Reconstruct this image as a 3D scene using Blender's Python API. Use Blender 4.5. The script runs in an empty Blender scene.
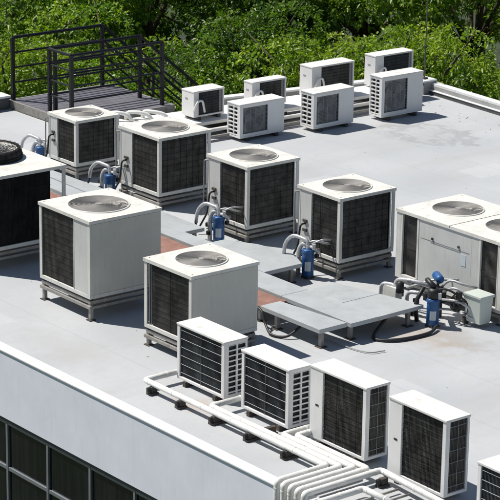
import bpy, math, random
import numpy as np
from mathutils import Vector, Matrix
PI = math.pi
random.seed(7)
S = bpy.context.scene
COL = S.collection

# ------------------------------------------------------------------ materials
def nodes(name):
    m = bpy.data.materials.new(name); m.use_nodes = True
    nt = m.node_tree; b = nt.nodes['Principled BSDF']
    return m, nt, b

def rgb(c): return (c[0], c[1], c[2], 1)

def mat(name, col, rough=.5, metal=0., var=.12, scale=3., dirt=0., dirtcol=(.12, .10, .08), bump=0., bscale=60., streak=False, spec=.5):
    m, nt, b = nodes(name)
    N, L = nt.nodes, nt.links
    b.inputs['Roughness'].default_value = rough
    b.inputs['Metallic'].default_value = metal
    b.inputs['Specular IOR Level'].default_value = spec
    tc = N.new('ShaderNodeTexCoord'); geo = N.new('ShaderNodeNewGeometry')
    n1 = N.new('ShaderNodeTexNoise'); n1.inputs['Scale'].default_value = scale; n1.inputs['Detail'].default_value = 6
    n1.inputs['Roughness'].default_value = .62
    L.new(geo.outputs['Position'], n1.inputs['Vector'])
    mr = N.new('ShaderNodeMapRange'); mr.inputs['From Min'].default_value = .3; mr.inputs['From Max'].default_value = .7
    mr.inputs['To Min'].default_value = 1 - var; mr.inputs['To Max'].default_value = 1 + var
    L.new(n1.outputs['Fac'], mr.inputs['Value'])
    mx = N.new('ShaderNodeVectorMath'); mx.operation = 'SCALE'
    mx.inputs[0].default_value = col
    L.new(mr.outputs[0], mx.inputs['Scale'])
    out = mx.outputs[0]
    if dirt > 0:
        mp = N.new('ShaderNodeMapping')
        mp.inputs['Scale'].default_value = (14, 14, 1.1) if streak else (4, 4, 4)
        L.new(geo.outputs['Position'], mp.inputs['Vector'])
        n2 = N.new('ShaderNodeTexNoise'); n2.inputs['Scale'].default_value = 1.6; n2.inputs['Detail'].default_value = 8
        n2.inputs['Roughness'].default_value = .7
        L.new(mp.outputs[0], n2.inputs['Vector'])
        r2 = N.new('ShaderNodeMapRange'); r2.inputs['From Min'].default_value = .52; r2.inputs['From Max'].default_value = .8
        r2.inputs['To Min'].default_value = 0; r2.inputs['To Max'].default_value = dirt
        L.new(n2.outputs['Fac'], r2.inputs['Value'])
        mc = N.new('ShaderNodeMix'); mc.data_type = 'RGBA'
        L.new(r2.outputs[0], mc.inputs[0]); L.new(out, mc.inputs[6]); mc.inputs[7].default_value = rgb(dirtcol)
        out = mc.outputs[2]
    L.new(out, b.inputs['Base Color'])
    if bump > 0:
        n3 = N.new('ShaderNodeTexNoise'); n3.inputs['Scale'].default_value = bscale; n3.inputs['Detail'].default_value = 4
        L.new(geo.outputs['Position'], n3.inputs['Vector'])
        bp = N.new('ShaderNodeBump'); bp.inputs['Strength'].default_value = bump; bp.inputs['Distance'].default_value = .01
        L.new(n3.outputs['Fac'], bp.inputs['Height']); L.new(bp.outputs[0], b.inputs['Normal'])
    return m

M = {}
M['white'] = mat('white_paint', (.72, .72, .71), .42, var=.05, dirt=.22, dirtcol=(.42, .39, .33), streak=True)
M['white_top'] = mat('white_top_paint', (.69, .685, .66), .5, var=.08, scale=5, dirt=.65, dirtcol=(.42, .39, .33), bump=.04, bscale=9)
M['cream'] = mat('off_white_paint', (.60, .60, .565), .48, var=.1, dirt=.75, dirtcol=(.32, .29, .24), streak=True)
M['cream_top'] = mat('off_white_top_paint', (.66, .655, .61), .5, var=.09, scale=4, dirt=.75, dirtcol=(.38, .34, .27), bump=.05, bscale=7)
M['greypanel'] = mat('grey_panel_paint', (.53, .525, .475), .42, var=.06, dirt=.3, dirtcol=(.3, .29, .25), streak=True)
M['coil'] = mat('coil_fins', (.095, .092, .085), .75, var=.45, scale=5, dirt=.8, dirtcol=(.19, .18, .16), bump=.4, bscale=120, spec=.15)
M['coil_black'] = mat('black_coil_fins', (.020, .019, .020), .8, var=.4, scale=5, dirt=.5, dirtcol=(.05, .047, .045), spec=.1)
M['coil_blue'] = mat('blue_coated_coil', (.045, .052, .058), .6, var=.5, scale=9, dirt=.5, dirtcol=(.10, .105, .105), bump=.3, bscale=120)
M['wire_dark'] = mat('dark_wire', (.032, .031, .030), .9, var=.6, scale=5, spec=.0)
M['wire'] = mat('pale_wire', (.27, .28, .28), .5, var=.2, scale=8)
M['fanwire'] = mat('fan_guard_wire', (.30, .29, .275), 1., var=.15, scale=6, dirt=.4, spec=.0)
M['black'] = mat('black_plastic', (.012, .012, .013), .5, var=.3)
M['grill'] = mat('grey_grille', (.30, .305, .31), .5, var=.1)
M['steel'] = mat('galvanised_steel', (.28, .27, .25), .55, metal=.2, var=.25, scale=14, dirt=.7, dirtcol=(.16, .11, .07))
M['iron'] = mat('dark_painted_iron', (.010, .011, .014), .5, var=.3, scale=10, dirt=.2, dirtcol=(.04, .035, .035), spec=.3)
M['deck'] = mat('weathered_deck_boards', (.13, .125, .145), .6, var=.2, scale=5, dirt=.5, dirtcol=(.06, .06, .06), bump=.2)
M['blue'] = mat('blue_enamel', (.014, .085, .25), .45, var=.12, dirt=.15, dirtcol=(.05, .05, .06))
M['label'] = mat('paper_label', (.5, .56, .6), .6, var=.1)
M['silver'] = mat('silver_insulation', (.50, .51, .52), .4, metal=.35, var=.2, scale=20, dirt=.35, bump=.5, bscale=40)
M['rubber'] = mat('black_rubber', (.015, .015, .016), .5, var=.2)
M['foot'] = mat('dark_foot', (.05, .045, .04), .7, var=.3, dirt=.6, dirtcol=(.22, .11, .05))
M['pipe'] = mat('white_pipe_cladding', (.74, .74, .71), .5, var=.08, scale=6, dirt=.6, dirtcol=(.44, .38, .3), bump=.35, bscale=22)
M['cover'] = mat('pale_grey_cover_sheet', (.39, .415, .425), .45, var=.1, scale=2.5, dirt=.45, dirtcol=(.24, .24, .22), bump=.05, bscale=6)
M['cover_side'] = M['cover']
M['rust'] = mat('faded_red_sheet', (.25, .13, .10), .8, var=.25, scale=5, dirt=.7, dirtcol=(.34, .25, .19))
M['parcap'] = mat('white_parapet_cap', (.74, .75, .76), .5, var=.08, scale=7, dirt=.6, dirtcol=(.4, .38, .35))
M['concrete'] = mat('grey_concrete', (.33, .335, .33), .8, var=.15, scale=3, dirt=.5, dirtcol=(.16, .16, .15), bump=.3)
M['flash'] = mat('dark_flashing', (.07, .072, .075), .6, var=.25, scale=6, dirt=.4, dirtcol=(.15, .15, .15))
M['fascia'] = mat('pale_metal_fascia', (.78, .81, .89), .45, metal=.0, var=.06, scale=1.4, dirt=.3, dirtcol=(.55, .58, .64), streak=True)
M['fan_dark'] = mat('dark_grey_fan_opening', (.17, .17, .175), .8, var=.2)
M['alu'] = mat('grey_window_frame', (.27, .29, .32), .4, metal=.5, var=.1, dirt=.3)
M['sheetmetal'] = mat('pale_panel_paint', (.52, .53, .51), .45, var=.07, dirt=.6, dirtcol=(.36, .34, .3), streak=True)
M['greenbox'] = mat('pale_green_plastic', (.50, .55, .51), .45, var=.05, dirt=.2, dirtcol=(.3, .3, .28))
M['bark'] = mat('bark', (.09, .07, .05), .9, var=.4, scale=8, bump=.8, bscale=14)
M['tan'] = mat('dusty_brown_metal', (.13, .115, .10), .6, var=.2, scale=9, dirt=.4)

# glass with curtains faintly behind
m, nt, b = nodes('dark_window_glass'); M['glass'] = m
b.inputs['Base Color'].default_value = (.01, .012, .014, 1); b.inputs['Roughness'].default_value = .06
N, L = nt.nodes, nt.links
geo = N.new('ShaderNodeNewGeometry'); mp = N.new('ShaderNodeMapping'); mp.inputs['Scale'].default_value = (9, .2, .35)
n1 = N.new('ShaderNodeTexNoise'); n1.inputs['Scale'].default_value = 1.5; n1.inputs['Detail'].default_value = 3
cr = N.new('ShaderNodeValToRGB'); cr.color_ramp.elements[0].position = .42; cr.color_ramp.elements[0].color = (.003, .004, .005, 1)
cr.color_ramp.elements[1].position = .75; cr.color_ramp.elements[1].color = (.012, .014, .016, 1)
L.new(geo.outputs['Position'], mp.inputs[0]); L.new(mp.outputs[0], n1.inputs['Vector']); L.new(n1.outputs['Fac'], cr.inputs[0]); L.new(cr.outputs[0], b.inputs['Base Color'])

# roof membrane
m, nt, b = nodes('roof_membrane'); M['roof'] = m
N, L = nt.nodes, nt.links
geo = N.new('ShaderNodeNewGeometry')
def noise(scale, detail=6, rough=.6, mapping=None):
    n = N.new('ShaderNodeTexNoise'); n.inputs['Scale'].default_value = scale; n.inputs['Detail'].default_value = detail; n.inputs['Roughness'].default_value = rough
    if mapping:
        mp = N.new('ShaderNodeMapping'); mp.inputs['Scale'].default_value = mapping; L.new(geo.outputs['Position'], mp.inputs[0]); L.new(mp.outputs[0], n.inputs['Vector'])
    else: L.new(geo.outputs['Position'], n.inputs['Vector'])
    return n.outputs['Fac']
def rng(v, a, b_, c, d):
    r = N.new('ShaderNodeMapRange'); r.inputs['From Min'].default_value = a; r.inputs['From Max'].default_value = b_
    r.inputs['To Min'].default_value = c; r.inputs['To Max'].default_value = d; L.new(v, r.inputs['Value']); return r.outputs[0]
def math_(op, a, b_):
    q = N.new('ShaderNodeMath'); q.operation = op
    for i, v in enumerate((a, b_)):
        if isinstance(v, (int, float)): q.inputs[i].default_value = v
        else: L.new(v, q.inputs[i])
    return q.outputs[0]
def mixc(f, a, c):
    q = N.new('ShaderNodeMix'); q.data_type = 'RGBA'; q.clamp_factor = True
    L.new(f, q.inputs[0])
    if isinstance(a, tuple): q.inputs[6].default_value = a
    else: L.new(a, q.inputs[6])
    q.inputs[7].default_value = c
    return q.outputs[2]
base = mixc(rng(noise(.55, 5), .35, .65, 0, 1), (.375, .395, .415, 1), (.455, .472, .485, 1))
base = mixc(rng(noise(2.2, 10, .75), .46, .72, 0, .5), base, (.33, .34, .345, 1))
base = mixc(rng(noise(1.1, 8, .7, (1, .22, 1)), .5, .72, 0, .5), base, (.36, .35, .34, 1))
base = mixc(rng(noise(22, 4, .7), .6, .75, 0, .45), base, (.28, .28, .28, 1))
sep = N.new('ShaderNodeSeparateXYZ'); L.new(geo.outputs['Position'], sep.inputs[0])
warp = noise(3.5, 5)
# stains that stay put: (x, y, rx, ry, colour, strength)
for (sx, sy, rx, ry, c, st) in [(-28.9, 27.5, 1.0, .75, (.29, .30, .31, 1), -.75), (-28.45, 27.75, .55, .38, (.30, .31, .32, 1), -.6), (-29.3, 26.9, .8, .3, (.31, .32, .33, 1), .3),
                                (-21.1, 19.9, 1.0, .45, (.36, .30, .24, 1), .55), (-20.6, 20.2, .7, .35, (.30, .27, .24, 1), .5),
                                (-20.6, 15.95, .5, .25, (.40, .31, .25, 1), .6), (-23.4, 15.9, 1.2, .5, (.37, .37, .36, 1), .4),
                                (-30.3, 21.7, 1.1, .5, (.34, .36, .38, 1), .5), (-24.2, 22.8, 1.4, .35, (.35, .355, .355, 1), .4),
                                (-18.9, 17.6, 1.3, .4, (.37, .36, .35, 1), .4), (-27.6, 24.0, 1.5, .35, (.36, .37, .37, 1), .35), (-17.2, 20.6, 1.5, .7, (.38, .39, .40, 1), .35)]:
    dx = math_('DIVIDE', math_('SUBTRACT', sep.outputs[0], sx), rx); dy = math_('DIVIDE', math_('SUBTRACT', sep.outputs[1], sy), ry)
    d = math_('SQRT', math_('ADD', math_('MULTIPLY', dx, dx), math_('MULTIPLY', dy, dy)), 0)
    d = math_('ADD', d, math_('MULTIPLY', math_('SUBTRACT', warp, .5), 2.4))
    if st < 0:      # dried ring
        d = math_('ABSOLUTE', math_('SUBTRACT', d, .72), 0); base = mixc(rng(d, .02, .26, -st, 0), base, c)
    else: base = mixc(rng(d, .35, 1.0, st, 0), base, c)
for (sx, sy, rx, ry) in [(-23.1, 22.6, .35, .28), (-27.4, 23.9, .45, .3), (-19.6, 18.2, .3, .4), (-32.2, 21.4, .3, .3), (-24.9, 15.75, .3, .2), (-26.5, 26.6, .3, .45)]:
    dx = math_('DIVIDE', math_('ABSOLUTE', math_('SUBTRACT', sep.outputs[0], sx), 0), rx); dy = math_('DIVIDE', math_('ABSOLUTE', math_('SUBTRACT', sep.outputs[1], sy), 0), ry)
    base = mixc(rng(math_('MAXIMUM', dx, dy), .99, 1.01, .3, 0), base, (.52, .53, .54, 1))
# lap seams of the membrane, one every 1.05 m
fr = math_('FRACT', math_('DIVIDE', math_('ADD', sep.outputs[1], math_('MULTIPLY', noise(.8, 2), .03)), 1.05), 0)
seam = rng(math_('ABSOLUTE', math_('SUBTRACT', fr, .5), 0), 0, .012, .5, 0)
base = mixc(seam, base, (.30, .31, .32, 1))
L.new(base, b.inputs['Base Color']); b.inputs['Roughness'].default_value = .72
bp = N.new('ShaderNodeBump'); bp.inputs['Strength'].default_value = .35; bp.inputs['Distance'].default_value = .01
L.new(math_('ADD', noise(5, 8, .7), math_('MULTIPLY', noise(70, 2), .3)), bp.inputs['Height']); L.new(bp.outputs[0], b.inputs['Normal'])

# leaves
def leafmat(name, c0, c1, c2):
    m, nt, b = nodes(name); N, L = nt.nodes, nt.links
    geo = N.new('ShaderNodeNewGeometry'); n = N.new('ShaderNodeTexNoise'); n.inputs['Scale'].default_value = 1.7; n.inputs['Detail'].default_value = 6; n.inputs['Roughness'].default_value = .75
    L.new(geo.outputs['Position'], n.inputs['Vector'])
    cr = N.new('ShaderNodeValToRGB'); e = cr.color_ramp.elements
    e[0].position = .32; e[0].color = rgb(c0); e[1].position = .68; e[1].color = rgb(c2); k = e.new(.5); k.color = rgb(c1)
    L.new(n.outputs['Fac'], cr.inputs[0]); L.new(cr.outputs[0], b.inputs['Base Color'])
    b.inputs['Roughness'].default_value = .42
    tr = N.new('ShaderNodeBsdfTranslucent'); sc = N.new('ShaderNodeVectorMath'); sc.operation = 'MULTIPLY'; sc.inputs[1].default_value = (1.5, 1.7, .5)
    L.new(cr.outputs[0], sc.inputs[0]); L.new(sc.outputs[0], tr.inputs['Color'])
    mx = N.new('ShaderNodeMixShader'); mx.inputs[0].default_value = .38
    L.new(b.outputs[0], mx.inputs[1]); L.new(tr.outputs[0], mx.inputs[2]); L.new(mx.outputs[0], N['Material Output'].inputs['Surface'])
    return m
M['leaf_a'] = leafmat('mid_green_leaves', (.045, .105, .010), (.14, .25, .02), (.36, .42, .04))
M['leaf_b'] = leafmat('yellow_green_leaves', (.055, .115, .012), (.17, .27, .02), (.40, .45, .05))
M['leaf_c'] = leafmat('dark_green_leaves', (.022, .055, .008), (.07, .14, .016), (.20, .29, .03))
M['litter'] = mat('dry_leaf', (.16, .11, .05), .8, var=.4, scale=9)
M['grass'] = mat('grass_ground', (.025, .04, .012), .9, var=.4, scale=.8, dirt=.5, dirtcol=(.10, .08, .05))

# ------------------------------------------------------------------ mesh helpers
class MB:
    def __init__(s): s.v = []; s.f = []
    def add(s, vs, fs):
        o = len(s.v); s.v += [tuple(p) for p in vs]; s.f += [tuple(i + o for i in f) for f in fs]; return s
    def box(s, x0, x1, y0, y1, z0, z1):
        return s.add([(x0, y0, z0), (x1, y0, z0), (x1, y1, z0), (x0, y1, z0), (x0, y0, z1), (x1, y0, z1), (x1, y1, z1), (x0, y1, z1)],
                     [(3, 2, 1, 0), (4, 5, 6, 7), (0, 1, 5, 4), (1, 2, 6, 5), (2, 3, 7, 6), (3, 0, 4, 7)])
    def prism(s, pts, z0, z1):
        n = len(pts)
        a = sum(pts[i][0] * pts[(i + 1) % n][1] - pts[(i + 1) % n][0] * pts[i][1] for i in range(n))
        if a < 0: pts = pts[::-1]
        vs = [(p[0], p[1], z0) for p in pts] + [(p[0], p[1], z1) for p in pts]
        return s.add(vs, [tuple(range(n))[::-1], tuple(range(n, 2 * n))] + [(i, (i + 1) % n, n + (i + 1) % n, n + i) for i in range(n)])
    def tube(s, pts, r, n=8, cap=True):
        pts = [Vector(p) for p in pts]; rs = r if isinstance(r, (list, tuple)) else [r] * len(pts)
        ring = []; prev = None
        for i, p in enumerate(pts):
            if i == 0: t = pts[1] - p
            elif i == len(pts) - 1: t = p - pts[i - 1]
            else: t = (pts[i + 1] - p).normalized() + (p - pts[i - 1]).normalized()
            t.normalize()
            if prev is None:
                a = Vector((0, 0, 1)) if abs(t.z) < .9 else Vector((1, 0, 0)); u = t.cross(a).normalized()
            else: u = (prev - t * prev.dot(t)).normalized()
            prev = u; w = t.cross(u)
            ring.append([p + (u * math.cos(2 * PI * k / n) + w * math.sin(2 * PI * k / n)) * rs[i] for k in range(n)])
        vs = [q for rg in ring for q in rg]; fs = []
        for i in range(len(pts) - 1):
            for k in range(n): fs.append((i * n + k, i * n + (k + 1) % n, (i + 1) * n + (k + 1) % n, (i + 1) * n + k))
        if cap: fs += [tuple(range(n))[::-1], tuple(range((len(pts) - 1) * n, len(pts) * n))]
        return s.add(vs, fs)
    def lathe(s, prof, c=(0, 0, 0), n=32, M4=None):
        vs = []
        for (r, z) in prof:
            for k in range(n):
                a = 2 * PI * k / n; p = Vector((r * math.cos(a), r * math.sin(a), z))
                if M4: p = M4 @ p
                vs.append(p + Vector(c))
        fs = []
        for i in range(len(prof) - 1):
            for k in range(n): fs.append((i * n + k, i * n + (k + 1) % n, (i + 1) * n + (k + 1) % n, (i + 1) * n + k))
        return s.add(vs, fs)
    def disc(s, c, r, n=32, M4=None):
        vs = []
        for k in range(n):
            a = 2 * PI * k / n; p = Vector((r * math.cos(a), r * math.sin(a), 0))
            if M4: p = M4 @ p
            vs.append(p + Vector(c))
        return s.add(vs, [tuple(range(n))])
    def ringw(s, c, R, r, n=40, M4=None):
        prof = [(R + r * math.cos(a), r * math.sin(a)) for a in (0, PI / 2, PI, 1.5 * PI, 2 * PI)]
        return s.lathe(prof, c, n, M4)
    def xf(s, M4): s.v = [tuple(M4 @ Vector(p)) for p in s.v]; return s
    def build(s, name, m, parent=None, bevel=0, smooth=False):
        me = bpy.data.meshes.new(name); me.from_pydata(s.v, [], s.f); me.update()
        me.materials.append(m)
        o = bpy.data.objects.new(name, me); COL.objects.link(o)
        if parent: o.parent = parent
        if bevel:
            b = o.modifiers.new('bevel', 'BEVEL'); b.width = bevel; b.segments = 2; b.limit_method = 'ANGLE'; b.angle_limit = math.radians(40)
        if smooth:
            for p in me.polygons: p.use_smooth = True
        return o

def tag(o, label=None, cat=None, group=None, kind=None):
    if label: o['label'] = label
    if cat: o['category'] = cat
    if group: o['group'] = group
    if kind: o['kind'] = kind
    return o
def thing(name, label, cat, loc=(0, 0, 0), group=None, rz=0):
    o = bpy.data.objects.new(name, None); COL.objects.link(o); o.location = loc; o.rotation_euler.z = rz; o.empty_display_size = .1
    return tag(o, label, cat, group)
def arc_path(pts, rad=.05, n=5):
    """round the corners of a polyline"""
    P = [Vector(p) for p in pts]; out = [P[0]]
    for i in range(1, len(P) - 1):
        a = (P[i - 1] - P[i]); b = (P[i + 1] - P[i]); r = min(rad, a.length * .49, b.length * .49)
        p0 = P[i] + a.normalized() * r; p1 = P[i] + b.normalized() * r
        for k in range(n + 1):
            t = k / n; out.append(p0 * (1 - t) ** 2 + P[i] * 2 * t * (1 - t) + p1 * t * t)
    out.append(P[-1]); return out

# side transforms for boxes centred on the origin: local (u, n, v) -> world; u runs left to right seen from outside, n is outward
def side(w, d, which):
    if which == 'front':   # faces -y
        return lambda u, n, v: (-w / 2 + u, -d / 2 - n, v)
    if which == 'right':   # faces +x
        return lambda u, n, v: (w / 2 + n, -d / 2 + u, v)
    if which == 'back':
        return lambda u, n, v: (w / 2 - u, d / 2 + n, v)
    return lambda u, n, v: (-w / 2 - n, d / 2 - u, v)
def sbox(mb, f, u0, u1, n0, n1, v0, v1):
    a = f(u0, n0, v0); b = f(u1, n1, v1)
    mb.box(min(a[0], b[0]), max(a[0], b[0]), min(a[1], b[1]), max(a[1], b[1]), min(a[2], b[2]), max(a[2], b[2]))
def stube(mb, f, pts, r, n=4): mb.tube([f(*p) for p in pts], r, n)

def stand(root, w, d, h0, m=None):
    """galvanised stand: rails near the top, four legs with feet"""
    m = m or M['steel']
    b = MB(); t = .045
    b.box(-w / 2, w / 2, -d / 2, -d / 2 + t, h0 - .075, h0 - .03); b.box(-w / 2, w / 2, d / 2 - t, d / 2, h0 - .075, h0 - .03)
    b.box(-w / 2, -w / 2 + t, -d / 2 + t, d / 2 - t, h0 - .078, h0 - .033); b.box(w / 2 - t, w / 2, -d / 2 + t, d / 2 - t, h0 - .078, h0 - .033)
    b.box(-.02, .02, -d / 2 + t, d / 2 - t, h0 - .079, h0 - .034)
    b.build('stand_rail', m, root, .003)
    if h0 > .2:
        b = MB(); e = .02
        b.box(-w / 2 - e, w / 2 + e, -d / 2 - e, -d / 2 - e + .05, h0 - .145, h0 - .10); b.box(-w / 2 - e, w / 2 + e, d / 2 + e - .05, d / 2 + e, h0 - .145, h0 - .10)
        b.box(w / 2 + e - .05, w / 2 + e, -d / 2 + .031, d / 2 - .031, h0 - .142, h0 - .102); b.box(-w / 2 - e, -w / 2 - e + .05, -d / 2 + .031, d / 2 - .031, h0 - .142, h0 - .102)
        b.build('lower_rail', m, root, .004)
    for sx in (-1, 1):
        for sy in (-1, 1):
            x = sx * (w / 2 - .03); y = sy * (d / 2 - .03); q = MB()
            q.box(x - .025, x + .025, y - .025, y + .025, .012, h0 - .078)
            l = q.build('leg', m, root, .003)
            MB().box(x - .05, x + .05, y - .05, y + .05, 0, .012).build('foot_plate', M['foot'], l)
            MB().box(x - .022, x + .022, y - .022, y + .022, h0 - .03, h0).build('spacer', M['black'], root)

def coil_panel(root, f, u0, u1, v0, v1, mcoil, wire, hs=9, vs=3, rec=.03, rw=.0028):
    b = MB(); sbox(b, f, u0, u1, -rec - .02, -rec, v0, v1)
    # pleated fins
    n = int((u1 - u0) / .02)
    for k in range(n):
        u = u0 + (k + .5) * (u1 - u0) / n; sbox(b, f, u - .003, u + .003, -rec, -rec + .008, v0, v1)
    c = b.build('coil', mcoil, root)
    g = MB()
    for k in range(hs):
        v = v0 + (k + .5) * (v1 - v0) / hs; stube(g, f, [(u0, -.012, v), (u1, -.012, v)], rw)
    for k in range(vs):
        u = u0 + (k + 1) * (u1 - u0) / (vs + 1); stube(g, f, [(u, -.009, v0), (u, -.009, v1)], rw)
    g.build('wire_guard', wire, c)

def top_fan(root, x, y, z, R, gz=.0, rings=24):
    """round opening collar, wire guard and fan in a top cover"""
    c = MB(); c.lathe([(R + .018, 0), (R + .016, .012), (R, .014), (R - .002, -.16)], (x, y, z), 48)
    col = c.build('fan_collar', M['cream_top'], root, smooth=True)
    g = MB()
    for k in range(rings): g.ringw((x, y, z + .012 + gz * (1 - (k / rings) ** 2)), R * (k + 1.2) / (rings + .4), .0040, 48)
    for k in range(12):
        a = 2 * PI * k / 12 + .2
        g.tube([(x + math.cos(a) * .05, y + math.sin(a) * .05, z + .006 + gz), (x + math.cos(a) * R * .6, y + math.sin(a) * R * .6, z + .006 + gz * .64), (x + math.cos(a) * R, y + math.sin(a) * R, z + .006)], .004, 4)
    go = g.build('fan_guard', M['fanwire'], root)
    MB().disc((x, y, z + .018 + gz), R * .12, 20).build('guard_centre', M['fanwire'], go)
    fb = MB(); fb.lathe([(.0, -.03), (.07, -.03), (.07, -.12), (0, -.12)], (x, y, z), 20)
    for k in range(4):
        a0 = 2 * PI * k / 4 + .5; q = []
        for i in range(5):
            a = a0 + i * .22
            q += [(x + .06 * math.cos(a), y + .06 * math.sin(a), z - .05 - i * .012), (x + R * .93 * math.cos(a), y + R * .93 * math.sin(a), z - .05 - i * .018)]
        fb.add(q, [(2 * i, 2 * i + 1, 2 * i + 3, 2 * i + 2) for i in range(4)])
    fb.build('fan', M['grill'], root)
    MB().disc((x, y, z - .158), R, 40).build('fan_well', M['black'], root)

def top_plate(root, w, d, z, holes, m, over=.012, th=.045, name='top_cover'):
    """plate with round holes: outer square ring joined to circles"""
    W = w / 2 + over; D = d / 2 + over; b = MB(); n = 48
    # split in cells, one per hole along x
    xs = [-W] + [(holes[i][0] + holes[i + 1][0]) / 2 for i in range(len(holes) - 1)] + [W]
    for i, (hx, hy, R) in enumerate(holes):
        x0, x1 = xs[i], xs[i + 1]; inner = []; outer = []
        for k in range(n):
            a = 2 * PI * (k + .5) / n; c, s_ = math.cos(a), math.sin(a)
            inner.append((hx + R * c, hy + R * s_, z))
            tx = ((x1 - hx) / c if c > 0 else (x0 - hx) / c) if abs(c) > 1e-6 else 1e9
            ty = ((D - hy) / s_ if s_ > 0 else (-D - hy) / s_) if abs(s_) > 1e-6 else 1e9
            t = min(tx, ty); outer.append([hx + t * c, hy + t * s_, z])
        for cx_ in (x0, x1):
            for cy_ in (-D, D):
                k = min(range(n), key=lambda k: (outer[k][0] - cx_) ** 2 + (outer[k][1] - cy_) ** 2); outer[k] = [cx_, cy_, z]
        vs = inner + [tuple(o) for o in outer]
        b.add(vs, [(k, n + k, n + (k + 1) % n, (k + 1) % n) for k in range(n)])
    # skirt
    b.box(-W, W, -D, -D + .012, z - th, z - .0005); b.box(-W, W, D - .012, D, z - th, z - .0005)
    b.box(-W, -W + .012, -D + .012, D - .012, z - th, z - .0005); b.box(W - .012, W, -D + .012, D - .012, z - th, z - .0005)
    o = b.build(name, m, root)
    for sx in (-1, 1):
        for sy in (-1, 1): MB().lathe([(0, .006), (.008, .005), (.011, 0)], (sx * (W - .06), sy * (D - .06), z), 8).build('screw', M['steel'], o)
    return o

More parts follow.
